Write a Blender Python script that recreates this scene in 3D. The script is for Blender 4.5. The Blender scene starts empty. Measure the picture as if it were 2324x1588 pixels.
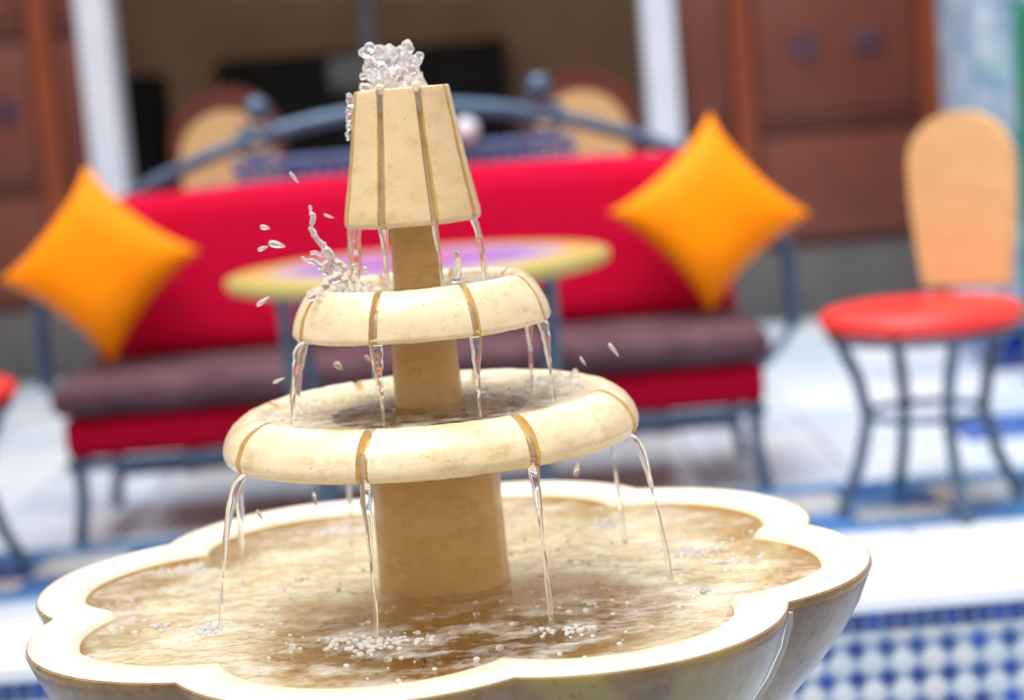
import bpy, bmesh, math, random
from math import sin, cos, pi, radians as R, sqrt, atan2, hypot
from mathutils import Vector, Matrix, noise
random.seed(7)
S = bpy.context.scene
COL = S.collection
# ------------------------------------------------------------------ camera, sky, exposure
cd = bpy.data.cameras.new('camera'); cam = bpy.data.objects.new('camera', cd); COL.objects.link(cam); S.camera = cam
HC = 1.10
cd.sensor_width = 36; cd.sensor_fit = 'HORIZONTAL'; cd.lens = 4400/2324*36
cd.clip_start = .05
pitch, roll = R(7.5), R(4.7)
cam.matrix_world = Matrix.Translation((0, 0, HC)) @ Matrix.Rotation(pi/2 - pitch, 4, 'X') @ Matrix.Rotation(-roll, 4, 'Z')
cd.dof.use_dof = True; cd.dof.focus_distance = 1.88; cd.dof.aperture_fstop = 2.5
w = bpy.data.worlds.new('sky'); S.world = w; w.use_nodes = True
bg = w.node_tree.nodes['Background']; bg.inputs[0].default_value = (.86, .93, 1, 1); bg.inputs[1].default_value = 2.5
sd = bpy.data.lights.new('sun', 'SUN'); sd.energy = 3.3; sd.angle = R(40); sd.color = (1, .96, .9)
sun = bpy.data.objects.new('sun', sd); COL.objects.link(sun); sun.rotation_euler = (R(14), R(-14), 0)
S.view_settings.view_transform = 'Standard'; S.view_settings.look = 'None'
S.view_settings.exposure = 0.0; S.view_settings.gamma = 1; S.view_settings.use_curve_mapping = False

# ------------------------------------------------------------------ helpers
def lin(c):
    return tuple((v/255/12.92 if v <= 10 else ((v/255+.055)/1.055)**2.4) for v in c) + (1,)
class N:
    """tiny node builder"""
    def __init__(s, name):
        s.m = bpy.data.materials.new(name); s.m.use_nodes = True; s.t = s.m.node_tree
        s.p = s.t.nodes['Principled BSDF']; s.out = s.t.nodes['Material Output']
    def n(s, kind, **kw):
        x = s.t.nodes.new('ShaderNode'+kind)
        for k, v in kw.items(): setattr(x, k, v)
        return x
    def l(s, a, b): s.t.links.new(a, b)
    def coord(s, which='Object'): return s.n('TexCoord').outputs[which]
    def noise(s, scale, detail=4, rough=.6, vec=None, stretch=None):
        x = s.n('TexNoise'); x.inputs['Scale'].default_value = scale; x.inputs['Detail'].default_value = detail
        x.inputs['Roughness'].default_value = rough
        v = vec or s.coord()
        if stretch:
            mp = s.n('Mapping'); mp.inputs['Scale'].default_value = stretch; s.l(v, mp.inputs[0]); v = mp.outputs[0]
        s.l(v, x.inputs['Vector']); return x.outputs['Fac']
    def ramp(s, fac, stops):
        x = s.n('ValToRGB'); e = x.color_ramp.elements
        while len(e) < len(stops): e.new(.5)
        for i, (p, c) in enumerate(stops): e[i].position = p; e[i].color = c
        s.l(fac, x.inputs[0]); return x.outputs[0]
    def mix(s, fac, a, b, mode='MIX'):
        x = s.n('Mix', data_type='RGBA', blend_type=mode)
        for sock, v in ((x.inputs[0], fac), (x.inputs[6], a), (x.inputs[7], b)):
            if isinstance(v, (tuple, float, int)): sock.default_value = v
            else: s.l(v, sock)
        return x.outputs[2]
    def bump(s, h, strength, dist=.001):
        x = s.n('Bump'); x.inputs['Strength'].default_value = strength; x.inputs['Distance'].default_value = dist
        s.l(h, x.inputs['Height']); s.l(x.outputs[0], s.p.inputs['Normal']); return x
    def set(s, **kw):
        for k, v in kw.items(): s.p.inputs[k.replace('_', ' ')].default_value = v
        return s
def simple(name, c, c2=None, rough=.5, metal=0, scale=12, bump=0, coat=0, stretch=None):
    b = N(name); f = b.noise(scale, stretch=stretch)
    c2 = c2 or tuple(max(0, v*.8) for v in c)
    b.l(b.ramp(f, [(.3, lin(c)), (.7, lin(c2))]), b.p.inputs['Base Color'])
    b.set(Roughness=rough, Metallic=metal)
    if coat: b.p.inputs['Coat Weight'].default_value = coat; b.p.inputs['Coat Roughness'].default_value = .08
    if bump: b.bump(b.noise(scale*8, stretch=stretch), bump)
    return b.m
def stone(name, c, c2, stain, rough=.3, amount=.5):
    b = N(name)
    col = b.ramp(b.noise(9, 6, .65), [(.3, lin(c)), (.72, lin(c2))])
    streak = b.ramp(b.noise(26, 8, .78, stretch=(1, 1, 2)), [(.50, (0, 0, 0, 1)), (.66, (amount,)*3+(1,))])
    col = b.mix(streak, col, lin(stain))
    spk = b.ramp(b.noise(210, 2, .5), [(.24, (.7, .7, .7, 1)), (.30, (0, 0, 0, 1))])
    col = b.mix(spk, col, lin((140, 108, 64)))
    big = b.ramp(b.noise(34, 7, .75), [(.62, (0, 0, 0, 1)), (.75, (.55, .55, .55, 1))])
    col = b.mix(big, col, lin((190, 145, 80)))
    b.l(col, b.p.inputs['Base Color']); b.set(Roughness=rough, Specular_IOR_Level=.5)
    b.p.inputs['Coat Weight'].default_value = .35; b.p.inputs['Coat Roughness'].default_value = .12
    b.bump(b.noise(70, 6, .7), .35, .0015)
    return b.m
def mesh(name, V, F, mat=None, parent=None, smooth=True, auto=None):
    me = bpy.data.meshes.new(name); me.from_pydata([tuple(v) for v in V], [], F); me.update()
    if smooth: me.polygons.foreach_set('use_smooth', [True]*len(me.polygons))
    if auto is not None: me.set_sharp_from_angle(angle=R(auto))
    o = bpy.data.objects.new(name, me); COL.objects.link(o)
    if mat:
        for m in (mat if isinstance(mat, (list, tuple)) else [mat]): me.materials.append(m)
    if parent: o.parent = parent
    return o
def from_bm(name, bm, mat=None, parent=None, smooth=True, auto=35):
    bmesh.ops.recalc_face_normals(bm, faces=bm.faces)
    me = bpy.data.meshes.new(name); bm.to_mesh(me); bm.free()
    if smooth:
        me.polygons.foreach_set('use_smooth', [True]*len(me.polygons)); me.set_sharp_from_angle(angle=R(auto))
    o = bpy.data.objects.new(name, me); COL.objects.link(o)
    if mat: me.materials.append(mat)
    if parent: o.parent = parent
    return o
def tag(o, label=None, cat=None, group=None, kind=None):
    if label: o['label'] = label
    if cat: o['category'] = cat
    if group: o['group'] = group
    if kind: o['kind'] = kind
    return o
def thing(name, loc, label, cat, rz=0, group=None):
    o = bpy.data.objects.new(name, None); COL.objects.link(o); o.location = loc; o.rotation_euler = (0, 0, rz)
    o.empty_display_size = .05
    return tag(o, label, cat, group)
def box(bm, x0, x1, y0, y1, z0, z1, bev=0, seg=2):
    r = bmesh.ops.create_cube(bm, size=1)
    for v in r['verts']:
        v.co = Vector(((x0+x1)/2+v.co.x*(x1-x0), (y0+y1)/2+v.co.y*(y1-y0), (z0+z1)/2+v.co.z*(z1-z0)))
    if bev:
        es = list({e for v in r['verts'] for e in v.link_edges})
        bmesh.ops.bevel(bm, geom=es, offset=bev, segments=seg, profile=.5, affect='EDGES')
    return bm
def boxo(name, b, mat, parent=None, bev=0, seg=2):
    bm = bmesh.new(); box(bm, *b, bev=bev, seg=seg); return from_bm(name, bm, mat, parent, smooth=bev > 0)
def tube(bm, pts, rad, seg=8, closed=False):
    pts = [Vector(p) for p in pts]; n = len(pts); rings = []
    up = Vector((.3, .2, 1)).normalized(); prev = None
    for i, p in enumerate(pts):
        a = pts[(i-1) % n] if (closed or i) else p; b = pts[(i+1) % n] if (closed or i < n-1) else p
        t = (b-a).normalized()
        if prev is None:
            u = t.cross(up); u = u if u.length > 1e-3 else t.cross(Vector((1, 0, 0))); u.normalize()
        else: u = (prev - t*prev.dot(t)).normalized()
        prev = u; v = t.cross(u); r = rad[i] if isinstance(rad, (list, tuple)) else rad
        rings.append([bm.verts.new(p + (u*cos(2*pi*k/seg)+v*sin(2*pi*k/seg))*r) for k in range(seg)])
    for i in range(n if closed else n-1):
        A, B = rings[i], rings[(i+1) % n]
        for k in range(seg): bm.faces.new((A[k], A[(k+1) % seg], B[(k+1) % seg], B[k]))
    if not closed: bm.faces.new(rings[0][::-1]); bm.faces.new(rings[-1])
def tubeo(name, pts, rad, mat, parent=None, seg=8, closed=False):
    bm = bmesh.new(); tube(bm, pts, rad, seg, closed); return from_bm(name, bm, mat, parent, auto=60)
def arc(cx, cz, r, a0, a1, n=14, y=0):
    return [(cx+r*cos(R(a0+(a1-a0)*i/n)), y, cz+r*sin(R(a0+(a1-a0)*i/n))) for i in range(n+1)]
def spiral(cx, cz, r0, r1, a0, a1, n=26, y=0):
    return [(cx+(r0+(r1-r0)*i/n)*cos(R(a0+(a1-a0)*i/n)), y, cz+(r0+(r1-r0)*i/n)*sin(R(a0+(a1-a0)*i/n))) for i in range(n+1)]

# ------------------------------------------------------------------ materials
CREAM = stone('cream_marble', (236, 222, 194), (216, 194, 154), (180, 142, 92), amount=.5)
PALE = stone('pale_rim_marble', (244, 236, 218), (234, 220, 192), (206, 180, 138), rough=.4, amount=.4)
TAN = stone('wet_shaded_marble', (200, 164, 108), (178, 138, 80), (148, 106, 52), amount=.5)  # browner copy of the cream marble; wetness and under-tier shade put into the colour
CONE = stone('sand_marble', (230, 206, 168), (214, 182, 136), (184, 144, 92), amount=.45)
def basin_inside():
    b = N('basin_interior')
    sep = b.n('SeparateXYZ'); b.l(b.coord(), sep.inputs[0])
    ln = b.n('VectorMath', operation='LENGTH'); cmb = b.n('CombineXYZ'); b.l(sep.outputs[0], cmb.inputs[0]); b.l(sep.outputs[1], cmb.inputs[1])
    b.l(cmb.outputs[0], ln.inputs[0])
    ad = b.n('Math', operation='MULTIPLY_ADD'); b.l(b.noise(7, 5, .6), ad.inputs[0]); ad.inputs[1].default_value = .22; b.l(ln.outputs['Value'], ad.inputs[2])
    col = b.ramp(ad.outputs[0], [(.20, lin((160, 118, 52))), (.31, lin((172, 134, 70))), (.36, lin((218, 208, 178))), (.46, lin((206, 190, 150))), (.50, lin((170, 134, 78)))])  # shade and water reflections painted in: brown centre and lobe tips, cream between
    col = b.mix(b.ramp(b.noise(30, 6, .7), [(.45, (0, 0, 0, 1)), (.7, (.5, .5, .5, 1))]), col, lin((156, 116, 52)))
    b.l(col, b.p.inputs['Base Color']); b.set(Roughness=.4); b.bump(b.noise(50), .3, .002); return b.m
GROOVE = stone('groove_stain', (222, 188, 126), (202, 164, 100), (164, 122, 66), amount=.5)
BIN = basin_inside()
def bowl_out():
    b = N('weathered_bowl')
    col = b.ramp(b.noise(10, 6, .7), [(.35, lin((150, 122, 84))), (.65, lin((108, 84, 54)))])
    al = b.ramp(b.noise(6.5, 3, .5, stretch=(1, 1, .6)), [(.48, (0, 0, 0, 1)), (.55, (.8, .8, .8, 1))])
    col = b.mix(al, col, lin((150, 136, 74)))
    col = b.mix(b.ramp(b.noise(60, 5, .7), [(.55, (0, 0, 0, 1)), (.7, (.8, .8, .8, 1))]), col, lin((92, 74, 48)))
    b.l(col, b.p.inputs['Base Color']); b.set(Roughness=.3); b.p.inputs['Coat Weight'].default_value = .25
    b.bump(b.noise(40, 6, .7), .6, .003); return b.m
BOWL = bowl_out()
def water_surface(name, tint=(1, .99, .96, 1), foam=0.0, scale=60):
    b = N(name); b.t.nodes.remove(b.p)
    tr = b.n('BsdfTransparent'); tr.inputs[0].default_value = tint
    gl = b.n('BsdfGlossy'); gl.inputs['Roughness'].default_value = .02
    fr = b.n('Fresnel'); fr.inputs['IOR'].default_value = 1.33
    bp = b.n('Bump'); bp.inputs['Strength'].default_value = .9; bp.inputs['Distance'].default_value = .003
    b.l(b.noise(scale, 4, .6, stretch=(1, 1.8, 1)), bp.inputs['Height']); b.l(bp.outputs[0], gl.inputs['Normal']); b.l(bp.outputs[0], fr.inputs['Normal'])
    mx = b.n('MixShader'); b.l(fr.outputs[0], mx.inputs[0]); b.l(tr.outputs[0], mx.inputs[1]); b.l(gl.outputs[0], mx.inputs[2])
    res = mx.outputs[0]
    if foam:
        df = b.n('BsdfDiffuse'); df.inputs[0].default_value = (.95, .95, .9, 1)
        m2 = b.n('MixShader'); b.l(b.ramp(b.noise(16, 7, .7, stretch=(1, 1.6, 1)), [(.46, (0, 0, 0, 1)), (.7, (foam,)*3+(1,))]), m2.inputs[0])
        b.l(res, m2.inputs[1]); b.l(df.outputs[0], m2.inputs[2]); res = m2.outputs[0]
    b.l(res, b.out.inputs[0]); return b.m
WSURF = water_surface('basin_water', foam=.35)
def clear_water(name, white=.0, rough=.0):
    b = N(name); b.t.nodes.remove(b.p)
    g = b.n('BsdfGlass'); g.inputs['IOR'].default_value = 1.33; g.inputs['Roughness'].default_value = rough
    res = g.outputs[0]
    if white:
        df = b.n('BsdfTranslucent'); df.inputs[0].default_value = (.93, .95, 1, 1)
        d2 = b.n('BsdfDiffuse'); d2.inputs[0].default_value = (.93, .95, 1, 1)
        a = b.n('MixShader'); a.inputs[0].default_value = .5; b.l(df.outputs[0], a.inputs[1]); b.l(d2.outputs[0], a.inputs[2])
        m = b.n('MixShader'); m.inputs[0].default_value = white; b.l(res, m.inputs[1]); b.l(a.outputs[0], m.inputs[2]); res = m.outputs[0]
    b.l(res, b.out.inputs[0]); return b.m
CLEAR = clear_water('clear_water', .12)
FOAM = clear_water('foam_water', .45)
FROTH = clear_water('frothy_water', .22)
IRON = simple('slate_iron', (84, 108, 138), (62, 82, 108), rough=.35, metal=.35, scale=20)
DIRON = simple('dark_iron', (92, 116, 142), (70, 90, 116), rough=.4, metal=.3, scale=20)
RED = simple('crimson_fabric', (198, 0, 54), (184, 0, 48), rough=.85, scale=30, bump=.2)
DRED = simple('deep_red_fabric', (176, 0, 44), (160, 0, 38), rough=.85, scale=30, bump=.2)
MAUVE = simple('mauve_velvet', (104, 76, 84), (76, 52, 62), rough=.75, scale=7, bump=.2)
ORANGE = simple('orange_satin', (250, 146, 0), (246, 136, 0), rough=.55, scale=10)
SEATRED = simple('scarlet_leather', (226, 44, 40), (218, 36, 34), rough=.4, scale=10)
WOVEN = simple('tan_weave', (226, 184, 132), (210, 166, 112), rough=.7, scale=10, bump=.3, stretch=(1, 1, 8))
WOOD = simple('red_brown_wood', (122, 58, 42), (98, 48, 40), rough=.5, scale=5, stretch=(6, 6, 1))
WOODO = simple('orange_brown_wood', (144, 66, 26), (122, 54, 26), rough=.5, scale=5, stretch=(6, 6, 1))
WOODD = simple('dark_wood', (104, 46, 36), (84, 36, 32), rough=.5, scale=6)
WHITEP = simple('white_paint', (222, 224, 236), (208, 210, 226), rough=.5, scale=3)
MARBLE = simple('white_marble', (244, 245, 248), (224, 228, 236), rough=.18, scale=4)
GROUT = simple('pale_grout', (176, 190, 212), (160, 176, 202), rough=.8, scale=40)
FBLUES = [simple('floor_blue_glaze', c, rough=.35, scale=9) for c in ((70, 130, 196), (40, 100, 180), (96, 150, 206), (30, 84, 160))]
BLUES = [simple('blue_glaze', c, rough=.15, scale=15, coat=.5) for c in ((0, 66, 166), (8, 84, 190), (0, 44, 140), (10, 72, 150))]
WTILE = [simple('white_glaze', c, rough=.15, scale=15, coat=.5) for c in ((226, 232, 236), (216, 226, 234), (230, 230, 230))]
FLOORS = [simple('floor_marble', c, c2, rough=.22, scale=3) for c, c2 in (((224, 234, 246), (198, 212, 232)), ((210, 222, 240), (184, 200, 222)), ((236, 242, 250), (212, 222, 238)))]
CREAMW = simple('cream_plaster', (226, 214, 196), (214, 200, 180), rough=.9, scale=3)
TAUPE = simple('taupe_plaster', (206, 172, 142), (188, 154, 126), rough=.9, scale=2)
SKIRT = simple('grey_stone', (96, 92, 90), (78, 76, 78), rough=.7, scale=5)
BLACK = simple('black_lacquer', (20, 13, 11), (15, 10, 10), rough=.8, scale=5)
GREEN = simple('green_paint', (24, 128, 100), (10, 100, 80), rough=.5, scale=5)
def zellige():
    b = N('pale_blue_mosaic')
    v = b.n('TexVoronoi'); v.inputs['Scale'].default_value = 26; b.l(b.coord(), v.inputs['Vector'])
    col = b.ramp(b.noise(9, 6, .75), [(.36, lin((96, 134, 176))), (.5, lin((164, 188, 212))), (.66, lin((204, 216, 230)))])
    col = b.mix(.25, col, v.outputs['Color'], 'SOFT_LIGHT')
    b.l(col, b.p.inputs['Base Color']); b.set(Roughness=.3); return b.m
ZEL = zellige()
def tabletop_mat():
    b = N('painted_tabletop')
    sep = b.n('SeparateXYZ'); b.l(b.coord(), sep.inputs[0]); cmb = b.n('CombineXYZ'); b.l(sep.outputs[0], cmb.inputs[0]); b.l(sep.outputs[1], cmb.inputs[1])
    ln = b.n('VectorMath', operation='LENGTH'); b.l(cmb.outputs[0], ln.inputs[0])
    mr = b.n('Math', operation='MULTIPLY'); b.l(ln.outputs['Value'], mr.inputs[0]); mr.inputs[1].default_value = 1/.46
    col = b.ramp(mr.outputs[0], [(.0, lin((222, 100, 70))), (.25, lin((170, 120, 190))), (.52, lin((140, 120, 200))), (.68, lin((176, 166, 186))), (.80, lin((216, 176, 96))), (.97, lin((178, 164, 92)))])  # orange-red centre is the red sofa's reflection painted in
    b.l(col, b.p.inputs['Base Color']); b.set(Roughness=.25); return b.m
TTOP = tabletop_mat()

for m_ in (RED, DRED, ORANGE, MAUVE): m_.node_tree.nodes['Principled BSDF'].inputs['Specular IOR Level'].default_value = .12
# ------------------------------------------------------------------ courtyard
def struct(o): o['kind'] = 'structure'; return o
FY = 8.6
floor = struct(boxo('floor', (-3.6, 3.6, -2.5, 11.2, -.12, -.006), SKIRT))
protos = {}
def tile_piece(key, name, sx, sy, sz, mat, bev):
    """square piece in its local frame; meshes are shared between alike pieces"""
    k = (key, mat.name)
    if k not in protos:
        bm = bmesh.new(); box(bm, -sx/2, sx/2, -sy/2, sy/2, -sz, 0, bev=bev, seg=1)
        bmesh.ops.recalc_face_normals(bm, faces=bm.faces)
        me = bpy.data.meshes.new(name); bm.to_mesh(me); bm.free(); me.materials.append(mat); protos[k] = me
    return protos[k]
def place(name, me, parent, loc, rot=(0, 0, 0)):
    o = bpy.data.objects.new(name, me); COL.objects.link(o); o.parent = parent; o.location = loc; o.rotation_euler = rot; return o
rg = random.Random(3)
y = 3.72
while y < FY-.02:
    if not (4.45 < y < 5.1):
        for i in range(-7, 8):
            blue = (i >= 4 and 5.5 < y < 5.9)
            m = BLUES[1] if blue else rg.choice(FLOORS)
            place('tile', tile_piece('slab', 'tile', .394, .394, .03, m, .003), floor, (i*.4-.1, y+.2, rg.uniform(-.0006, .0006)))
        y += .4
    else: y += .0
    if abs(y-4.52) < .01:
        for j in range(5):
            for i in range(-19, 20):
                m = rg.choice(WTILE) if (i//2+j//2) % 2 == 0 else FBLUES[(i+j) % 4]
                if j in (0, 4): m = FBLUES[(i*j) % 4]
                place('tile', tile_piece('sm', 'tile', .111, .111, .03, m, .002), floor, (i*.115-.05, 4.58+j*.115, rg.uniform(-.0006, .0006)))
        y = 5.105
# enclosing walls of the open court, unseen; height added to steepen the sky light
struct(boxo('unseen_wall_left', (-3.75, -3.6, -2.5, 11.2, -.1, 7.0), CREAMW))
struct(boxo('unseen_wall_right', (3.6, 3.75, -2.5, 11.2, -.1, 7.0), CREAMW))
struct(boxo('unseen_wall_front', (-3.75, 3.75, -2.65, -2.5, -.1, 7.0), CREAMW))
struct(boxo('ceiling', (-3.6, 3.6, 8.1, 11.2, 3.0, 3.15), TAUPE))
back = struct(boxo('wall_back', (-3.6, 3.6, 11.05, 11.2, -.006, 3.0), TAUPE))
OX0, OX1 = -1.62, .68
def wall_part(name, x0, x1, stiles):
    w_ = struct(boxo(name, (x0, x1, FY, FY+.14, -.006, 3.0), WOODD))
    boxo('skirting', (x0, x1, FY-.05, FY-.001, 0, .32), SKIRT, w_, bev=.006)
    for a in stiles: boxo('stile', (a, a+.10, FY-.05, FY-.001, .325, 3.0), WOODO, w_, bev=.006)
    ed = [x0]+[v for a in stiles for v in (a, a+.10)]+[x1]
    for a, c in zip(ed[::2], ed[1::2]):
        if c-a < .05: continue
        for z0, z1 in ((.36, .82), (.90, 1.50), (1.58, 2.4)):
            p = boxo('panel', (a+.008, c-.008, FY-.034, FY-.001, z0, z1), WOOD, w_, bev=.012)
            if z0 > .5 and c-a > .3:
                for dx in (-.14, .14):
                    bm = bmesh.new()
                    bmesh.ops.create_cone(bm, cap_ends=True, segments=20, radius1=.07, radius2=.05, depth=.02, matrix=Matrix.Translation(((a+c)/2+dx, FY-.044, (z0+z1)/2)) @ Matrix.Rotation(pi/2, 4, 'X'))
                    from_bm('boss', bm, MAUVE, p)
        for z in (.84, 1.52): boxo('rail', (a+.006, c-.006, FY-.045, FY-.001, z, z+.05), WOODD, w_, bev=.005)
    return w_
wall_part('wall_panelled_left', -3.6, OX0-.14, [-3.3, -2.65, -1.99])
wall_part('wall_panelled_right', OX1+.14, 2.2, [1.06, 1.88])
struct(boxo('wall_shaded_right', (2.2, 3.6, FY, FY+.14, -.006, 3.0), ZEL))
for n_, x in (('trim_1', OX0-.07), ('trim_2', OX1+.07)):
    t = struct(boxo(n_, (x-.068, x+.068, FY-.12, FY+.12, 0, 3.0), WHITEP, bev=.008))
    boxo('plinth', (x-.085, x+.085, FY-.14, FY+.14, 0, .22), MARBLE, t, bev=.006)
# pillar of pale mosaic on the right
pil = struct(boxo('wall_pillar', (1.69, 2.6, 6.75, 7.35, 0, 3.0), ZEL, bev=.006))
for a, b in ((0, .12), (.125, .16)): boxo('base_band', (1.68-.01*(a == 0), 2.62, 6.73-.01*(a == 0), 7.37, a, b), BLUES[2], pil, bev=.004)
# dim room beyond the opening
cab = thing('cabinet', (-.68, 10.75, 0), 'wide black cabinet against the brown wall of the dim room', 'cabinet')
boxo('body', (-.78, .78, -.25, .25, .08, 1.40), BLACK, cab, bev=.008); boxo('plinth', (-.74, .74, -.2, .22, 0, .08), BLACK, cab)
for k in (-1, 0, 1):
    d = boxo('door', (k*.51-.245, k*.51+.245, -.268, -.252, .12, 1.36), BLACK, cab, bev=.004)
    boxo('handle', (k*.51+.19, k*.51+.2, -.285, -.268, .7, .84), DIRON, d)
cab2 = thing('cabinet', (-2.02, 10.75, 0), 'narrow black cabinet at the left of the dim room', 'cabinet')
boxo('body', (-.16, .22, -.25, .25, .08, 1.36), BLACK, cab2, bev=.008); boxo('plinth', (-.14, .2, -.2, .22, 0, .08), BLACK, cab2)
d = boxo('door', (-.15, .21, -.268, -.252, .12, 1.32), BLACK, cab2, bev=.004); boxo('handle', (.15, .16, -.285, -.268, .7, .84), DIRON, d)
post = thing('post', (-.56, 9.3, 0), 'thin grey post in the dim room above the fountain top', 'post')
tubeo('shaft', [(0, 0, 0), (0, 0, 1.36), (0, 0, 3.0)], .052, SKIRT, post, 16)
boxo('base', (-.1, .1, -.1, .1, 0, .05), SKIRT, post, bev=.006)
boxo('bracket', (-.2, .1, -.04, .04, 1.18, 1.34), SKIRT, post, bev=.02)
gp = thing('shutter', (1.725, 6.3, 0), 'green painted shutter at the right edge of the picture', 'shutter')
boxo('stile', (-.03, .03, -.02, .02, .0, 1.26), GREEN, gp, bev=.004); boxo('stile', (.42, .48, -.02, .02, .0, 1.26), GREEN, gp, bev=.004)
for k in range(14): boxo('slat', (.032, .418, -.014, .012, .06+k*.082, .125+k*.082), GREEN, gp, bev=.003)

# ------------------------------------------------------------------ raised pool round the fountain
FX, FYc = -.094, 2.07
PX0, PX1, PY0, PY1 = FX-1.15, FX+1.15, 1.02, 3.12
WT = .30
CZ = .24
pool = thing('pool', (FX, FYc, 0), 'raised pool wall of blue and white mosaic under white marble coping', 'pool')
def pb(name, b, mat, bev=0):
    return boxo(name, (b[0]-FX, b[1]-FX, b[2]-FYc, b[3]-FYc, b[4], b[5]), mat, pool, bev=bev, seg=3)
pb('coping', (PX0-WT, PX1+WT, PY1-.02, PY1+WT, CZ-.034, CZ), MARBLE, .008)
pb('coping', (PX0-WT, PX1+WT, PY0-WT, PY0+.02, CZ-.034, CZ), MARBLE, .008)
pb('coping', (PX0-WT, PX0+.02, PY0+.022, PY1-.022, CZ-.034, CZ), MARBLE, .008)
pb('coping', (PX1-.02, PX1+WT, PY0+.022, PY1-.022, CZ-.034, CZ), MARBLE, .008)
for b in ((PX0-WT+.02, PX1+WT-.02, PY1, PY1+WT-.02), (PX0-WT+.02, PX1+WT-.02, PY0-WT+.02, PY0), (PX0-WT+.02, PX0, PY0, PY1), (PX1, PX1+WT-.02, PY0, PY1)):
    pb('wall', b+(-.3 if False else -.006, CZ-.034), GROUT)
pb('pool_floor', (PX0, PX1, PY0, PY1, -.005, .0), GROUT)
def poly_tile(name, pts, mat):
    k = (name, len(pts), mat.name)
    if k not in protos:
        bm = bmesh.new()
        A = [bm.verts.new((x, 0, z)) for x, z in pts]; B = [bm.verts.new((x*.86, -.0035, z*.86)) for x, z in pts]
        bm.faces.new(B)
        for i in range(len(pts)): j = (i+1) % len(pts); bm.faces.new((A[i], A[j], B[j], B[i]))
        bmesh.ops.recalc_face_normals(bm, faces=bm.faces)
        me = bpy.data.meshes.new(name); bm.to_mesh(me); bm.free(); me.materials.append(mat); protos[k] = me
    return protos[k]
P = .0512; ztop = CZ-.036
yw = PY1-.0005-FYc
dia = [(.0172*cos(pi/2*k), .0172*sin(pi/2*k)) for k in range(4)]
octo = [(.0196*cos(pi/4*k+pi/8), .0196*sin(pi/4*k+pi/8)) for k in range(8)]
sq = [(.0112, .0145), (-.0112, .0145), (-.0112, -.0145), (.0112, -.0145)]
half = [(.0185*cos(pi/6*k+pi), .0185*sin(pi/6*k+pi)+.006) for k in range(7)]
for i in range(-24, 25):
    x = i*P + .008
    if -.42 < x+FX < .1: continue
    for j in range(4):
        if j < 3 or x > 0:
            place('tile', poly_tile('blue_tile', dia, rg.choice(BLUES)), pool, (x, yw, ztop-.062-j*P))
            if ztop-.062-(j+.5)*P > .02: place('tile', poly_tile('white_tile', octo, rg.choice(WTILE)), pool, (x+P/2, yw, ztop-.062-(j+.5)*P))
    place('tile', poly_tile('half_tile', half, rg.choice(WTILE)), pool, (x+P/2, yw, ztop-.040))
for i in range(-44, 45):
    x = i*.0262
    if -.45 < x+FX < .1: continue
    place('tile', poly_tile('border_tile', sq, rg.choice(BLUES)), pool, (x, yw, ztop-.017))

# ------------------------------------------------------------------ fountain
fn = thing('fountain', (FX, FYc, 0), 'cream marble tiered fountain with grooved tiers over a scalloped petal bowl', 'fountain')
def lobe(phi, off, rmax, rmin):
    a = (phi-off) % (pi/4); a = a-pi/8             # angle from the lobe centre
    # circle of radius q centred at distance c: c+q=rmax, passes the cusp
    s = sin(pi/8); c0 = cos(pi/8)
    c = (rmax**2-rmin**2)/(2*(rmax-rmin*c0)); q = rmax-c
    return c*cos(a)+sqrt(max(0, q*q-(c*sin(a))**2))
def dirv(phi): return (sin(phi), -cos(phi))         # phi 0 faces the camera, positive to the right
OFF = R(10)
RIM = .592
NP = 8*40
ph = [2*pi*i/NP+OFF for i in range(NP)]
def polar(rows):
    V, F = [], []
    for row in rows:
        for i, p in enumerate(ph):
            r, z = row(p); x, y = dirv(p); V.append((x*r, y*r, z))
    n = NP
    for k in range(len(rows)-1):
        for i in range(n):
            j = (i+1) % n; F.append((k*n+i, k*n+j, (k+1)*n+j, (k+1)*n+i))
    return V, F
def ro(p, s=1, d=1): # outer outline
    m = .461*s; return lobe(p, OFF, m, m*(1-.092*d))
def ri(p, s=1, d=1):
    m = .411*s; return lobe(p, OFF, m, m*(1-.135*d))
rows = [lambda p, s=s, z=z, d=d: (ro(p, s, d), z) for s, z, d in ((.13, .30, 0), (.30, .318, .2), (.46, .345, .5), (.60, .378, .8), (.71, .412, .9), (.80, .448, 1), (.87, .485, 1), (.93, .520, 1), (.97, .552, 1), (.99, .575, 1), (1.0, .586, 1), (.996, RIM-.001, 1), (.985, RIM+.0005, 1))]
V, F = polar(rows)
outer = mesh('bowl', V, F, BOWL, fn, auto=50)
rows = [lambda p: (ro(p, .997), RIM-.002), lambda p: (ro(p, .990), RIM+.001), lambda p: (ro(p, .975), RIM+.0022), lambda p: (ri(p, 1.03)*.5+ro(p)*.5, RIM+.0026), lambda p: (ri(p, 1.012), RIM+.001), lambda p: (ri(p, 1.0), RIM-.003), lambda p: (ri(p, .99), RIM-.010)]
V, F = polar(rows)
mesh('rim', V, F, PALE, fn, auto=60)
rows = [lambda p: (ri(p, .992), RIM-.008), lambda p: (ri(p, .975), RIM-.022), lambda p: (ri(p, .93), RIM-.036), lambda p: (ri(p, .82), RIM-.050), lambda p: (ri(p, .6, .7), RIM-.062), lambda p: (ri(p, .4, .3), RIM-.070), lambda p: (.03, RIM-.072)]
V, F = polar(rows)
mesh('bowl_interior', V, F, BIN, fn, auto=60)
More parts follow.
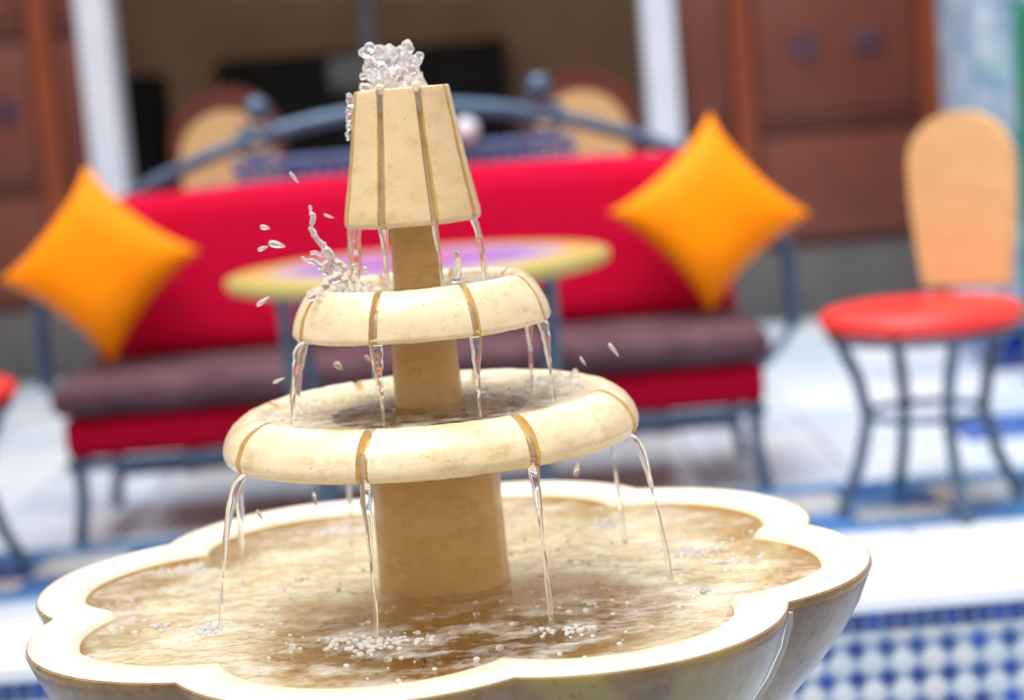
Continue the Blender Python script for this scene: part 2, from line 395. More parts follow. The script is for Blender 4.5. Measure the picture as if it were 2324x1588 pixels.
def lathe(name, prof, mat, parent, grooves=None, closed=False, nseg=128, wob=0):
    """prof: (r, z, g) with g = groove strength; grooves = (offset, half width m, depth m)"""
    if grooves:
        off, hw, dp = grooves
        rr = max(p[0] for p in prof); ha = hw/rr; angs = []
        for k in range(8):
            a0 = off+k*pi/4
            for t in (-1.15, -1.0, -.8, -.4, 0, .4, .8, 1.0, 1.15): angs.append((a0+t*ha, k))
            rest = pi/4-2*1.15*ha
            for q in range(1, 14): angs.append((a0+1.15*ha+rest*q/14, k))
    else: angs = [(2*pi*i/nseg, 0) for i in range(nseg)]
    n = len(angs); V, F, MI = [], [], []
    for i, (r, z, g) in enumerate(prof):
        a = prof[max(0, i-1)]; b = prof[min(len(prof)-1, i+1)]
        tx, tz = b[0]-a[0], b[1]-a[1]; L = hypot(tx, tz) or 1; nx, nz = tz/L, -tx/L      # outward normal when prof runs upward
        for (p, k) in angs:
            d = 0
            if grooves and g:
                da = (p-off+pi/8) % (pi/4)-pi/8; u = abs(da)*rr/hw
                d = dp*g*(1 if u < .65 else max(0, (1.0-u)/.35) if u < 1 else 0)
                d += dp*.06*g*(noise.noise(Vector((p*40, z*300, 3))))
            x, y = dirv(p)
            wv = wob*noise.noise(Vector((x*6*r/.1, y*6*r/.1, z*60)))
            rr_ = r-nx*d+wv*(abs(nx)); V.append((x*rr_, y*rr_, z-nz*d+wv*abs(nz)))
    for k in range(len(prof)-1):
        for i in range(n):
            j = (i+1) % n; F.append((k*n+i, k*n+j, (k+1)*n+j, (k+1)*n+i))
            MI.append(1 if grooves and 1 <= i % 22 <= 6 and (prof[k][2] > .5 or prof[k+1][2] > .5) else 0)
    if closed:
        F.append([i for i in range(n)][::-1]); F.append([(len(prof)-1)*n+i for i in range(n)])
    o = mesh(name, V, F, [mat, GROOVE] if grooves else mat, parent, auto=42)
    if grooves: o.data.polygons.foreach_set('material_index', MI+[0]*(len(F)-len(MI)))
    return o
def sm(pts, n=3):
    """Catmull-Rom densify of (r,z,g)"""
    out = []
    for i in range(len(pts)-1):
        p0, p1, p2, p3 = pts[max(i-1, 0)], pts[i], pts[i+1], pts[min(i+2, len(pts)-1)]
        for q in range(n):
            t = q/n
            out.append(tuple(.5*((2*b)+(-a+c)*t+(2*a-5*b+4*c-d)*t*t+(-a+3*b-3*c+d)*t**3) for a, b, c, d in zip(p0, p1, p2, p3)))
    out.append(tuple(pts[-1])); return out
lathe('pedestal', sm([(.17, 0, 0), (.17, .03, 0), (.12, .06, 0), (.085, .14, 0), (.075, .22, 0), (.10, .28, 0), (.14, .305, 0)]), CREAM, fn, closed=True)
lathe('lower_column', [(.080, .52, 0), (.0735, .545, 0), (.0715, .60, 0), (.0705, .66, 0), (.0705, .755, 0)], TAN, fn, closed=True, wob=.0012)
RO, DO, CO = R(-16), R(-19), R(-24)
ring = sm([(.066, .748, 0), (.14, .741, 0), (.200, .7360, .0), (.213, .7345, .3), (.2210, .7365, 1), (.2242, .743, 1), (.2238, .751, 1), (.2170, .766, 1), (.2030, .7785, 1), (.1890, .7838, 1), (.1800, .7825, 1), (.1760, .779, .8), (.170, .7745, 0), (.150, .773, 0), (.118, .7715, 0), (.106, .7695, 0)])
lathe('lower_tier', ring, CREAM, fn, (RO, .0062, .0095), wob=.0010)
lathe('tier_well', [(.1075, .7700, 0), (.1040, .766, 0), (.1010, .758, 0), (.096, .7555, 0), (.04, .754, 0)], TAN, fn)
lathe('middle_column', sm([(.052, .750, 0), (.043, .757, 0), (.0385, .77, 0), (.0365, .80, 0), (.0350, .85, 0), (.035, .885, 0)]), TAN, fn, closed=True, wob=.001)
dome = sm([(.032, .872, 0), (.09, .866, 0), (.122, .861, 0), (.1340, .8600, .3), (.1385, .8635, 1), (.1382, .869, 1), (.1345, .882, 1), (.1275, .896, 1), (.1180, .9075, 1), (.1090, .912, 1), (.1020, .9085, 1), (.098, .902, .6), (.090, .898, 0), (.05, .895, 0), (.024, .895, 0)])
lathe('upper_tier', dome, CREAM, fn, (DO, .0048, .0075), wob=.0008)
lathe('upper_column', [(.031, .893, 0), (.0275, .90, 0), (.0262, .94, 0), (.0262, .985, 0)], TAN, fn, closed=True, wob=.0006)
cone = [(.020, .982, 0), (.060, .9745, 0), (.068, .9725, .2), (.0716, .9735, 1), (.0728, .977, 1), (.0722, .984, 1), (.0665, 1.015, 1), (.0605, 1.05, 1), (.0552, 1.085, 1), (.0515, 1.110, 1), (.0505, 1.1145, 1), (.0490, 1.1155, 1), (.034, 1.1155, 0), (.028, 1.110, 0), (.010, 1.104, 0)]
def dens(p, n=3): return [tuple(a+(b-a)*q/n for a, b in zip(p[i], p[i+1])) for i in range(len(p)-1) for q in range(n)]+[p[-1]]
lathe('spout_cone', dens(cone), CONE, fn, (CO, .0048, .0055), wob=.0006)

DARK = simple('crack_dirt', (88, 62, 24), rough=.8)
for pts in (((-.026, -.070), (-.023, -.11), (-.028, -.16)), ((.042, -.075), (.046, -.095), (.056, -.11)), ((-.070, -.06), (-.078, -.075), (-.092, -.082)), ((.30, -.02), (.29, -.06), (.26, -.08))):
    tubeo('crack', [(x, y, RIM-.0712+.012*max(0, hypot(x, y)-.16)/.24) for x, y in pts], .0011, DARK, fn, 6)
# ------------------------------------------------------------------ water
def impact_pts():
    return [(FX+sin(p)*r, FYc-cos(p)*r) for p, r in ((R(-61), .262), (R(-16), .235), (R(29), .242), (R(74), .262), (R(119), .25), (R(-106), .25), (R(-151), .25))]
IMP = [(x-FX, y-FYc) for x, y in impact_pts()]
WZ = RIM-.0115
def wave(x, y, amp=.0010):
    z = noise.fractal(Vector((x*26, y*40, 1.7)), .8, 2, 4)*.0024 + noise.noise(Vector((x*70, y*120, 4)))*.0011
    for a, b in IMP:
        d = hypot(x-a, y-b); z += amp*1.5*sin(d*250)*math.exp(-d*16)
    return z
V, F = [], []
NR = 120
for k in range(NR+1):
    t = k/NR
    for p in ph:
        r = .068*(1-t)+ri(p, .996)*t if t > 0 else .068
        x, y = dirv(p); x *= r; y *= r; V.append((x, y, WZ+wave(x, y)*(1-.6*t**8)))
for k in range(NR):
    for i in range(NP): j = (i+1) % NP; F.append((k*NP+i, k*NP+j, (k+1)*NP+j, (k+1)*NP+i)[::-1])
bw = mesh('basin_water', V, F, WSURF); bw.location = (FX, FYc, 0)
tag(bw, 'rippling clear water filling the scalloped bowl of the fountain', 'water')
def disc_water(name, r0, r1, z, amp, label):
    V, F = [], []; n, m = 96, 22
    for k in range(m+1):
        for i in range(n):
            a = 2*pi*i/n; r = r0+(r1-r0)*k/m; x, y = r*cos(a), r*sin(a)
            V.append((x, y, z+noise.fractal(Vector((x*45, y*70, z)), .8, 2, 3)*amp))
    for k in range(m):
        for i in range(n): j = (i+1) % n; F.append((k*n+i, k*n+j, (k+1)*n+j, (k+1)*n+i))
    F = [f[::-1] for f in F]
    o = mesh(name, V, F, WSURF); o.location = (FX, FYc, 0); return tag(o, label, 'water')
disc_water('tier_water', .037, .1770, .7780, .0020, 'shallow clear water standing inside the wide lower tier')
disc_water('tier_water', .027, .1020, .9055, .0016, 'shallow clear water standing inside the small upper tier')
def stream(phi, r0, z0, r1, z1, w0, w1, seed, label, sheet=1.0, mat=CLEAR, group=None, top=None, n=26):
    """falling ribbon of water: leaves the lip, bends down, twists and thins"""
    rs = random.Random(seed); bm = bmesh.new(); seg = 10; rings = []
    x0, y0 = dirv(phi)
    path = []
    if top: # water running in the groove before the lip
        for (r, z) in top: path.append((r, z, w0*.45))
    for i in range(n+1):
        t = i/n; r = r0+(r1-r0)*sqrt(t)*.9+(r1-r0)*.1*t; z = z0+(z1-z0)*t
        path.append((r, z, w0+(w1-w0)*t**.7))
    for i, (r, z, wd) in enumerate(path):
        tw = rs.random()*.0+z*38+seed*1.3
        jx = noise.noise(Vector((seed*3.1, z*35, 0)))*.0016; jr = noise.noise(Vector((seed*5.7, z*35, 9)))*.0012
        wob = 1+.35*noise.noise(Vector((seed, z*90, 5)))
        c = Vector((x0*(r+jr)-y0*0+cos(phi)*jx, y0*(r+jr)+sin(phi)*jx, z))
        a1, a2 = wd*wob*sheet, wd*wob*(.5+.2*noise.noise(Vector((z*60, seed, 1))))
        ring_ = []
        for k in range(seg):
            a = 2*pi*k/seg; u, v = a1*cos(a), a2*sin(a)
            u, v = u*cos(tw*.5)-v*sin(tw*.5), u*sin(tw*.5)+v*cos(tw*.5)
            ring_.append(bm.verts.new(c+Vector((cos(phi)*u+x0*v, sin(phi)*u+y0*v, 0))))
        rings.append(ring_)
    for A, B in zip(rings, rings[1:]):
        for k in range(seg): bm.faces.new((A[k], A[(k+1) % seg], B[(k+1) % seg], B[k]))
    bm.faces.new(rings[0][::-1]); bm.faces.new(rings[-1])
    o = from_bm('water_stream', bm, mat, auto=180); o.location = (FX, FYc, 0)
    return tag(o, label, 'water stream', group)
lowtop = [(.2125, .764), (.2175, .754), (.2185, .744), (.2170, .737)]
uptop = [(.1225, .894), (.1290, .882), (.1330, .870), (.1325, .862)]
low = [(-61, .2185, .262, 'leftmost stream off the wide lower tier, falling into the bowl'),
       (-16, .2165, .222, 'stream off the lower tier along the left edge of the thick column'),
       (29, .2165, .228, 'stream off the lower tier just right of the thick column'),
       (74, .219, .252, 'rightmost stream off the lower tier, arching outward'),
       (119, .219, .235, 'blurred stream off the back right of the lower tier'),
       (-106, .219, .240, 'blurred stream behind the leftmost one under the lower tier'),
       (-151, .219, .240, 'blurred stream off the back left of the lower tier')]
for k, (p, a, b, lab) in enumerate(low):
    stream(R(p), a, .735, b, WZ-.002, .0056, .0024, 11+k, lab, 1.1, group='streams off the lower tier', top=lowtop)
up = [(-64, .134, .158, 'leftmost stream off the small upper tier, splitting as it falls'),
      (-19, .132, .130, 'thick stream off the upper tier, left of the middle column'),
      (26, .133, .130, 'twisting stream off the upper tier, right of the middle column'),
      (71, .135, .142, 'rightmost stream off the small upper tier'),
      (116, .130, .125, 'stream off the back right of the upper tier'),
      (-109, .134, .158, 'stream off the back of the upper tier at far left'),
      (-154, .132, .150, 'pale stream off the back left of the upper tier')]
for k, (p, a, b, lab) in enumerate(up):
    stream(R(p), a, .861, b, .777, .0068, .0028, 31+k, lab, 1.15, group='streams off the upper tier', top=uptop)
ctop = [(.0475, 1.112), (.0500, 1.095), (.0545, 1.06), (.0600, 1.03), (.0655, .998), (.0690, .978)]
cs = [(-69, 'leftmost stream under the tapered top'), (-24, 'broad stream under the tapered top, left of the thin column'),
      (21, 'stream under the tapered top on the right edge of the thin column'), (66, 'rightmost stream under the tapered top'),
      (111, 'stream under the back right of the tapered top'), (-114, 'stream under the back left of the tapered top'),
      (-150, 'stream behind the thin column, under the tapered top')]
for k, (p, lab) in enumerate(cs):
    stream(R(p), .069, .974, .079 if p > 0 else .074, .904, .0048, .0032, 51+k, lab, 1.5 if p in (-24, -114) else 1.0, group='streams under the tapered top', top=ctop)
# runs of water down the outside of the bowl
for k, (p, lab) in enumerate(((52, 'thin run of water down the right side of the bowl'),)):
    pts = []
    for s, z in ((.995, .588), (.99, .575), (.972, .552), (.932, .52), (.872, .485), (.802, .448), (.712, .412)):
        r = ro(R(p), s)+.003; x, yy = dirv(R(p)); pts.append((x*r, yy*r, z))
    o = tubeo('water_trickle', pts, [.003, .004, .003, .0035, .003, .004, .004], FROTH); o.location = (FX, FYc, 0); tag(o, lab, 'water')
def blob(name, balls, vox, mat, label, cat, rough=.0):
    bm = bmesh.new()
    for (x, y, z, r) in balls:
        bmesh.ops.create_icosphere(bm, subdivisions=2, radius=r, matrix=Matrix.Translation((x, y, z)))
    o = from_bm(name, bm, mat, auto=180); o.location = (FX, FYc, 0)
    m = o.modifiers.new('remesh', 'REMESH'); m.mode = 'VOXEL'; m.voxel_size = vox; m.use_smooth_shade = True
    m = o.modifiers.new('smooth', 'SMOOTH'); m.factor = .5; m.iterations = 2
    if rough:
        tx = bpy.data.textures.new(name, 'CLOUDS'); tx.noise_scale = .008; tx.noise_depth = 2
        m = o.modifiers.new('displace', 'DISPLACE'); m.texture = tx; m.strength = rough; m.mid_level = .5
    return tag(o, label, cat)
rs = random.Random(21)
balls = []
for _ in range(190):   # bubbling mound on the tip
    t = rs.random(); h = .045*t
    wdt = .033*(1-t*.38); a = rs.uniform(0, 2*pi); q = sqrt(rs.random())*wdt
    x = q*cos(a)-.008; hh = h*(1 if x < .012 else .72)
    balls.append((x, q*sin(a)*.8, 1.114+hh, rs.uniform(.0035, .0068)))
for x, z, r in ((-.030, 1.155, .0062), (-.026, 1.160, .0055), (-.018, 1.157, .005), (.021, 1.142, .0072), (.026, 1.148, .0045), (-.004, 1.155, .005), (-.034, 1.13, .004), (-.036, 1.120, .004), (-.030, 1.140, .005), (.022, 1.122, .006), (.026, 1.117, .005), (-.012, 1.11, .0055), (.01, 1.112, .005)):
    balls.append((x-.004, -.012, z, r))
blob('water_jet', balls, .0014, FROTH, 'bubbling mound of white water on top of the fountain', 'water jet', rough=.007)
balls = []
for k in range(26):    # water clinging down the left edge of the tip
    t = k/25; balls.append((-.0535-.007*t+rs.uniform(-.0015, .001), -.012+rs.uniform(-.008, .004), 1.112-.045*t, rs.uniform(.0025, .0048)*(1-.4*t)))
for p in (-24, 21):
    for k in range(7):
        x, yy = dirv(R(p)); balls.append((x*(.049+.0007*k), yy*(.049+.0007*k), 1.117-k*.004, .0055-.0005*k))
blob('clinging_water', balls, .0013, CLEAR, 'glassy water clinging to the top edge of the tapered spout', 'water', rough=.003)
# crown splash with a tendril on the left of the upper tier
def chain(pts, y0, step=.0022):
    out = []
    for (a, b, r), (c, d, q) in zip(pts, pts[1:]):
        n_ = max(1, int(hypot(c-a, d-b)/step))
        for i in range(n_): t = i/n_; out.append((a+(c-a)*t+rs.uniform(-.001, .001), y0+rs.uniform(-.002, .002), b+(d-b)*t+rs.uniform(-.001, .001), (r+(q-r)*t)*rs.uniform(.75, 1.1)))
    out.append((pts[-1][0], y0, pts[-1][1], pts[-1][2])); return out
tend = chain([(-.1047, 1.0008, .0022), (-.1011, .9895, .0028), (-.1058, .9783, .003), (-.1004, .9663, .0036), (-.093, .9565, .0042), (-.0871, .9444, .0058), (-.0947, .9332, .005), (-.0827, .9255, .006), (-.0986, .9197, .0050), (-.0828, .9110, .0065), (-.092, .906, .008)], -.04)
tend += chain([(-.088, .936, .0042), (-.0937, .9379, .0036), (-.1001, .9384, .003), (-.1058, .9426, .0028), (-.1125, .945, .002), (-.1169, .9481, .002)], -.04)
tend += chain([(-.0871, .9444, .003), (-.0959, .9497, .0024), (-.1063, .9528, .0025)], -.04)
tend += chain([(-.087, .944, .004), (-.076, .936, .005), (-.073, .925, .005), (-.078, .912, .006)], -.04)
blob('splash', tend, .0012, FROTH, 'tall splash with a thin rising tendril left of the upper tier', 'splash', rough=.003)
blob('splash', [(.040+.0012*k-.00008*k*k, -.02, .912+.0028*k, .0062-.00035*k) for k in range(11)], .0012, FROTH, 'small pale curl of water right of the thin column', 'splash', rough=.002)
balls = [(-.078+rs.uniform(-.03, .03), -.055+rs.uniform(-.02, .02), .907+rs.uniform(-.002, .006), rs.uniform(.002, .006)) for _ in range(30)]
balls += [(-.058+rs.uniform(-.006, .006), -.05, .908+.004*k, .006-.0004*k) for k in range(8)]
blob('splash', balls, .0013, FROTH, 'low churned water on the left rim of the upper tier', 'splash', rough=.003)
balls = [(.140+rs.uniform(-.035, .025), .075+rs.uniform(-.04, .03), .780+rs.uniform(-.002, .008)*rs.random(), rs.uniform(.002, .0048)) for _ in range(50)]
blob('splash', balls, .0013, FROTH, 'churned water on the back right rim of the lower tier', 'splash', rough=.002)
balls = [(-.150+rs.uniform(-.03, .03), .03+rs.uniform(-.06, .05), .778+rs.uniform(-.001, .003), rs.uniform(.0015, .0036)) for _ in range(40)]
blob('splash', balls, .0013, FROTH, 'small churned water on the left of the lower tier', 'splash', rough=.002)
def dome_bubble(bm, x, y, z, r, flat=.7):
    bmesh.ops.create_icosphere(bm, subdivisions=2, radius=r, matrix=Matrix.Translation((x, y, z)) @ Matrix.Diagonal((1, 1, flat, 1)))
bm = bmesh.new()
for (a, b, nn) in ((-.242, -.126, 70), (-.042, -.222, 46), (-.069, -.237, 40), (-.095, -.207, 14), (.127, -.237, 34), (.153, -.146, 12), (.271, -.138, 16), (.28, .033, 50), (.302, -.025, 26), (-.155, .292, 30), (-.304, .158, 26), (.192, .209, 34), (-.30, -.10, 16)):
    for _ in range(nn):
        q = abs(rs.gauss(0, .017)); t = rs.uniform(0, 2*pi); dome_bubble(bm, a+q*cos(t)*1.3, b+q*sin(t), WZ+.0010, rs.uniform(.0014, .0036))
for _ in range(190):
    p = rs.uniform(0, 2*pi); r = rs.uniform(.11, .37); x, yy = dirv(p); dome_bubble(bm, x*r, yy*r, WZ+.0008, rs.uniform(.0010, .0034))
o = from_bm('foam', bm, FOAM, auto=180); o.location = (FX, FYc, 0); tag(o, 'small foam bubbles scattered on the water of the bowl', 'foam', kind='stuff')
protoB = None
spots = [(.013, -.213, .0042, 'bubble in front of the column, right of the middle foam'), (.036, -.151, .0036, 'bubble nearest the foot of the thick column'), (.076, -.199, .003, 'small bubble between the middle foam and the right stream'), (-.081, -.155, .0036, 'bubble left of the stream that runs along the column'), (.059, -.28, .004, 'bubble near the front rim, below the column'), (-.047, -.288, .0042, 'bubble nearest the front rim under the middle foam'), (-.146, -.216, .0046, 'bubble left of the middle foam'), (.153, -.146, .005, 'bubble behind the right stream foot'), (.271, -.138, .0056, 'largest bubble, in the right part of the bowl'), (.302, -.06, .0048, 'bubble by the right rim'), (-.11, -.235, .0036, 'bubble at the left end of the middle foam'), (.24, -.19, .0042, 'bubble near the front right rim')]
for (x, y, r, lab) in spots:
    if protoB is None:
        bm = bmesh.new(); bmesh.ops.create_icosphere(bm, subdivisions=3, radius=1); protoB = from_bm('bubble', bm, clear_water('bubble_film', .15), auto=180); b = protoB
    else: b = protoB.copy(); COL.objects.link(b)
    b.location = (FX+x, FYc+y, WZ+.0005); b.scale = (r, r, r*.7)
    tag(b, 'clear round '+lab, 'bubble', 'larger bubbles on the bowl water')
# airborne drops: (x px-free world offsets from the axis), stretched along their flight
drops = [(-.1542, .9823, .0055, .0024, -15, 'upper bright drop left of the tendril splash'), (-.1434, .9633, .0095, .0034, -18, 'widest drop left of the tendril splash'), (-.1586, .9607, .006, .002, 15, 'faint drop at far left of the tendril splash'), (-.1186, 1.0319, .008, .0018, -55, 'slanting drop against the top edge of the red sofa'), (-.0863, .9887, .006, .0012, -25, 'thin drop just left of the tapered top'),
         (-.1637, .905, .009, .0022, 30, 'slanting drop under the left edge of the table'), (.2017, .8225, .0095, .0020, -58, 'slanting streak drop right of the upper tier'), (.1682, .8133, .006, .0014, -62, 'small drop right of the upper tier streams'), (-.1553, .8195, .0075, .0016, 18, 'thin drop over the left of the lower tier'), (-.091, .8296, .0065, .0036, -50, 'fat drop between the left streams of the upper tier'),
         (-.0587, .8347, .0060, .0020, -50, 'small drop left of the middle column'), (-.1898, .6761, .007, .0020, -65, 'drop under the left of the lower tier'), (-.1295, .6883, .009, .0018, -85, 'upright drop left of the thick column'), (.1528, .6975, .009, .0028, 75, 'drop under the right of the lower tier'), (.0865, .7888, .004, .0020, 60, 'small drop right of the middle column')]
pd = None
for (x, z, l_, w_, a, lab) in drops:
    if pd is None:
        bm = bmesh.new(); bmesh.ops.create_icosphere(bm, subdivisions=2, radius=1)
        for v in bm.verts: v.co.y *= 1-.5*v.co.x; v.co.z *= 1-.5*v.co.x
        pd = from_bm('water_drop', bm, FROTH, auto=180); b = pd
    else: b = pd.copy(); COL.objects.link(b)
    b.location = (FX+x, FYc-.03, z); b.scale = (l_, w_, w_); b.rotation_euler = (0, R(-a), 0)
    tag(b, lab, 'water drop', 'water drops in the air')

# ------------------------------------------------------------------ sofa
SX, SYf = -.27, 5.05
sofa = thing('sofa', (SX, SYf, 0), 'crimson upholstered sofa on a wrought iron frame with arched back rail', 'sofa')
boxo('seat_base', (-.93, .93, 0, .56, .235, .35), DRED, sofa, bev=.03, seg=4)
o = boxo('seat_cushion', (-.95, .95, -.03, .50, .352, .44), MAUVE, sofa, bev=.036, seg=5)
def pad(name, w_, h_, t_, mat, parent, n=24, sag=.02):
    V, F = [], []
    for s in (-1, 1):
        for j in range(n+1):
            for i in range(n+1):
                u, v = i/n*2-1, j/n*2-1
                e = (1-abs(u)**8)*(1-abs(v)**8)
                V.append((u*w_/2, s*t_/2*(e**.5 if e > 0 else 0), v*h_/2+(sag*(u*u-1)*-.6 if v > .9 else 0)))
    m = (n+1)**2
    for s in (0, 1):
        for j in range(n):
            for i in range(n):
                a = s*m+j*(n+1)+i; q = (a, a+1, a+n+2, a+n+1); F.append(q if s == 0 else q[::-1])
    o = mesh(name, V, F, mat, parent); bm = bmesh.new(); bm.from_mesh(o.data); bmesh.ops.remove_doubles(bm, verts=bm.verts, dist=.0005); bmesh.ops.recalc_face_normals(bm, faces=bm.faces); bm.to_mesh(o.data); bm.free(); return o
b = pad('backrest', 1.84, .47, .14, RED, sofa, sag=.03); b.location = (0, .51, .66); b.rotation_euler = (R(-8), 0, 0)
for s in (-1, 1):
    for yy in (.03, .53):
        tubeo('leg', [(s*.90, yy, .235), (s*.90, yy, .12), (s*.92, yy, .0)], .018, DIRON, sofa, 10)
    tubeo('arm_bracket', [(s*.95, .53, .222), (s*1.04, .56, .30), (s*1.10, .60, .36)], .014, IRON, sofa, 10)
    tubeo('arm_post', [(s*1.09, .60, .62), (s*1.10, .60, .50), (s*1.10, .60, .36)], .024, IRON, sofa, 10)
    tubeo('back_post', [(s*.80, .62, .24), (s*.80, .62, .6), (s*.80, .62, .905)], .018, IRON, sofa, 10)
    tubeo('back_scroll', spiral(s*.43, 1.035, .075, .02, 90, 90+s*430, y=.62), .012, IRON, sofa, 8)
    bm = bmesh.new(); bmesh.ops.create_uvsphere(bm, u_segments=20, v_segments=12, radius=.037, matrix=Matrix.Translation((s*.41, .62, 1.115))); from_bm('ball_finial', bm, IRON, sofa)
boxo('front_rail', (-.93, .93, .0, .03, .205, .233), DIRON, sofa, bev=.004)
boxo('back_rail', (-.93, .93, .53, .56, .205, .233), DIRON, sofa, bev=.004)
for s in (-1, 1): boxo('side_rail', (s*.915-.015, s*.915+.015, .032, .528, .205, .233), DIRON, sofa, bev=.004)
tubeo('stretcher', [(-.9, .53, .1), (.9, .53, .1)], .012, DIRON, sofa, 8)
tubeo('arched_rail', [(u, .62, 1.085-.19*(u/.8)**2) for u in [(-.8+1.6*i/40) for i in range(41)]], .022, IRON, sofa, 12)
BAND = simple('blue_iron', (104, 128, 184), (84, 104, 156), rough=.5, scale=20)
lp = boxo('lattice_band', (-.62, .62, .60, .64, .885, .905), BAND, sofa, bev=.004)
boxo('lattice_rail', (-.50, .50, .60, .64, .950, .972), BAND, sofa, bev=.004)
for k in range(25):
    x = -.48+k*.04; tubeo('baluster', [(x, .62, .9), (x+.008, .62, .925), (x, .62, .955)], .0165, BAND, sofa, 8)
bm = bmesh.new(); bmesh.ops.create_uvsphere(bm, u_segments=20, v_segments=12, radius=.036, matrix=Matrix.Translation((.19, .60, 1.008))); tag(from_bm('ball_finial', bm, WHITEP, sofa), 'pale ball in the back ironwork')
tubeo('strut', [(.19, .62, .97), (.19, .62, 1.075)], .010, IRON, sofa, 8)

def pillow(loc, roty, tiltx, rotz, label, w_=.40, h_=.40):
    n = 28; V, F = [], []
    for s in (-1, 1):
        for j in range(n+1):
            for i in range(n+1):
                u, v = i/n*2-1, j/n*2-1
                pin = 1-.15*(1-abs(v)**2.2)*abs(u)**3*1.0; pin2 = 1-.15*(1-abs(u)**2.2)*abs(v)**3
                e = max(0, (1-abs(u)**2.6)*(1-abs(v)**2.6))
                V.append((u*w_/2*pin, s*.085*e**.55, v*h_/2*pin2))
    m = (n+1)**2
    for s in (0, 1):
        for j in range(n):
            for i in range(n):
                a = s*m+j*(n+1)+i; q = (a, a+1, a+n+2, a+n+1); F.append(q if s == 0 else q[::-1])
    o = mesh('cushion', V, F, ORANGE); bm = bmesh.new(); bm.from_mesh(o.data); bmesh.ops.remove_doubles(bm, verts=bm.verts, dist=.0005); bmesh.ops.recalc_face_normals(bm, faces=bm.faces); bm.to_mesh(o.data); bm.free()
    o.data.polygons.foreach_set('use_smooth', [True]*len(o.data.polygons))
    o.matrix_world = Matrix.Translation(loc) @ Matrix.Rotation(rotz, 4, 'Z') @ Matrix.Rotation(tiltx, 4, 'X') @ Matrix.Rotation(roty, 4, 'Y')
    return tag(o, label, 'cushion', 'orange cushions on the sofa')
pillow((-1.115, 5.34, .725), R(45-4), R(-12), R(0), 'bright orange cushion on its corner at the left end of the sofa')
pillow((.575, 5.34, .73), R(45+5), R(-12), R(0), 'bright orange cushion on its corner at the right end of the sofa')

# ------------------------------------------------------------------ round table
tb = thing('round_table', (-.20, 4.45, 0), 'round table with yellow rimmed purple painted top before the sofa', 'table')
lathe('tabletop', [(.0, .700, 0), (.41, .700, 0), (.434, .706, 0), (.443, .718, 0), (.441, .733, 0), (.428, .738, 0), (.30, .739, 0), (.001, .739, 0)], TTOP, tb, nseg=72)
for k in range(4):
    a = pi/4+k*pi/2; x, y = .43*cos(a), .43*sin(a)
    tubeo('leg', [(x*.98, y*.6, .70), (x*.96, y*.58, .5), (x*.8, y*.5, .3), (x*.9, y*.7, .1), (x*1.0, y*.8, .0)], .016, DIRON, tb, 10)
tubeo('stretcher', [(.235*cos(2*pi*i/32), .155*sin(2*pi*i/32), .3) for i in range(32)], .010, DIRON, tb, 8, True)

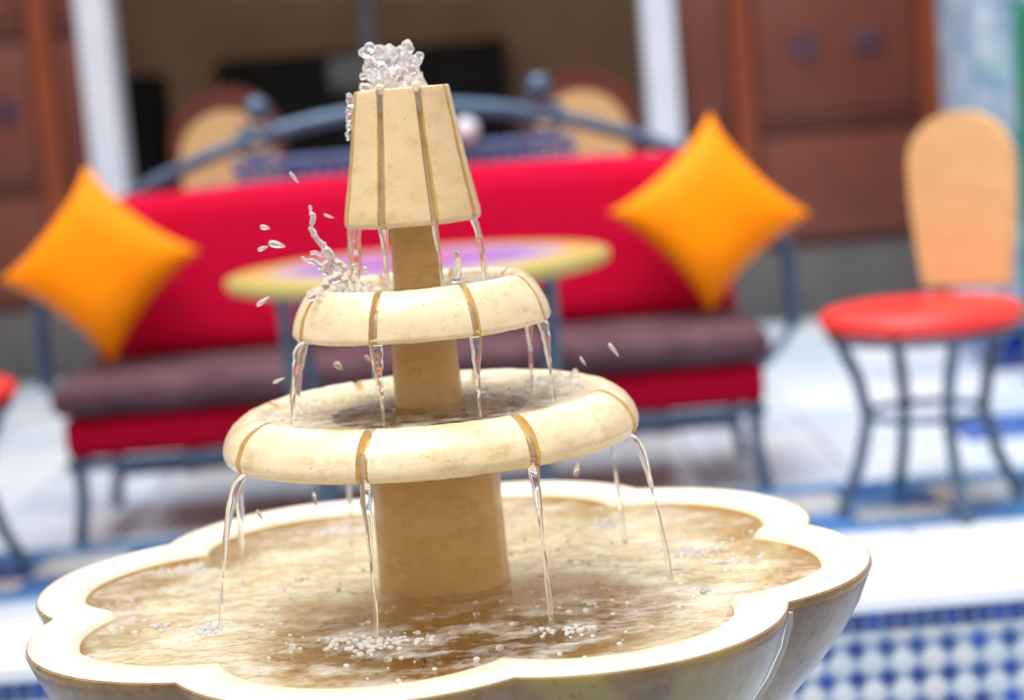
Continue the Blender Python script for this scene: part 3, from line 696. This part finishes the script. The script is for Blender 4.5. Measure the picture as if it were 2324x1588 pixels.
# ------------------------------------------------------------------ bistro chairs with red seats
def bistro(loc, rz, label):
    c = thing('bistro_chair', loc, label, 'chair', rz, 'red seated iron chairs')
    lathe('seat', sm([(.0, .452, 0), (.20, .452, 0), (.236, .458, 0), (.250, .476, 0), (.240, .497, 0), (.20, .508, 0), (.0, .512, 0)]), SEATRED, c, nseg=48)
    tubeo('seat_ring', [(.225*cos(2*pi*i/32), .225*sin(2*pi*i/32), .441) for i in range(32)], .010, DIRON, c, 8, True)
    for k in range(4):
        a = pi/4+k*pi/2; x, y = cos(a), sin(a)
        tubeo('leg', [(x*.215, y*.215, .44), (x*.17, y*.17, .34), (x*.15, y*.15, .24), (x*.18, y*.18, .12), (x*.235, y*.235, .0)], .016, DIRON, c, 10)
    tubeo('stretcher', [(.148*cos(2*pi*i/32), .148*sin(2*pi*i/32), .24) for i in range(32)], .009, DIRON, c, 8, True)
    out = []                                              # rounded tall panel, local x across, z up
    for i in range(25): a = pi*i/24; out.append((.142*cos(a), .835+.13*sin(a)))
    out += [(-.142, .75), (-.132, .64), (-.118, .515), (.118, .515), (.132, .64), (.142, .75)]
    bm = bmesh.new(); A = [bm.verts.new((x, .27, z)) for x, z in out]; B = [bm.verts.new((x, .30, z)) for x, z in out]
    bm.faces.new(A); bm.faces.new(B[::-1])
    for i in range(len(out)): j = (i+1) % len(out); bm.faces.new((A[i], B[i], B[j], A[j]))
    bmesh.ops.bevel(bm, geom=[e for e in bm.edges if abs(e.verts[0].co.y-e.verts[1].co.y) < 1e-5 and len(e.link_faces) == 2], offset=.006, segments=2, affect='EDGES')
    from_bm('backrest', bm, WOVEN, c)
    for s in (-1, 1): tubeo('back_post', [(s*.09, .18, .441), (s*.10, .26, .47), (s*.10, .31, .56), (s*.10, .312, .8)], .009, DIRON, c, 8)
    return c
bistro((1.01, 4.73, 0), R(-37), 'iron chair with scarlet round seat and tall tan back at the right')
bistro((-1.475, 4.72, 0), R(75), 'iron chair cut off at the left edge, only its scarlet seat rim showing')

# ------------------------------------------------------------------ tall chairs behind the sofa
def tall(loc, rz, label, dz=0):
    c = thing('high_back_chair', loc, label, 'chair', rz, 'tan panelled chairs behind the sofa')
    def shape(hw, zc, zb, y0, y1, name, mat, par):
        out = [(hw*cos(pi*i/20), zc+hw*sin(pi*i/20)) for i in range(21)]+[(-hw*.9, zb), (hw*.9, zb)]
        bm = bmesh.new(); A = [bm.verts.new((x, y0, z+dz)) for x, z in out]; B = [bm.verts.new((x, y1, z+dz)) for x, z in out]
        bm.faces.new(A); bm.faces.new(B[::-1])
        for i in range(len(out)): j = (i+1) % len(out); bm.faces.new((A[i], B[i], B[j], A[j]))
        return from_bm(name, bm, mat, par)
    shape(.19, .985, .50, .20, .235, 'back_frame', WOODD, c)
    shape(.158, .935, .56, .175, .198, 'back_panel', WOVEN, c)
    boxo('seat', (-.23, .23, -.24, .2, .43, .49), WOODD, c, bev=.02, seg=3)
    for sx in (-1, 1):
        for yy in (-.2, .2): boxo('leg', (sx*.2-.02, sx*.2+.02, yy-.02, yy+.02, 0, .43), WOODD, c, bev=.004)
    return c
tall((-.86, 6.25, 0), R(6), 'high round backed chair behind the left half of the sofa', .03)
tall((.275, 6.25, 0), R(-4), 'high round backed chair behind the right half of the sofa')
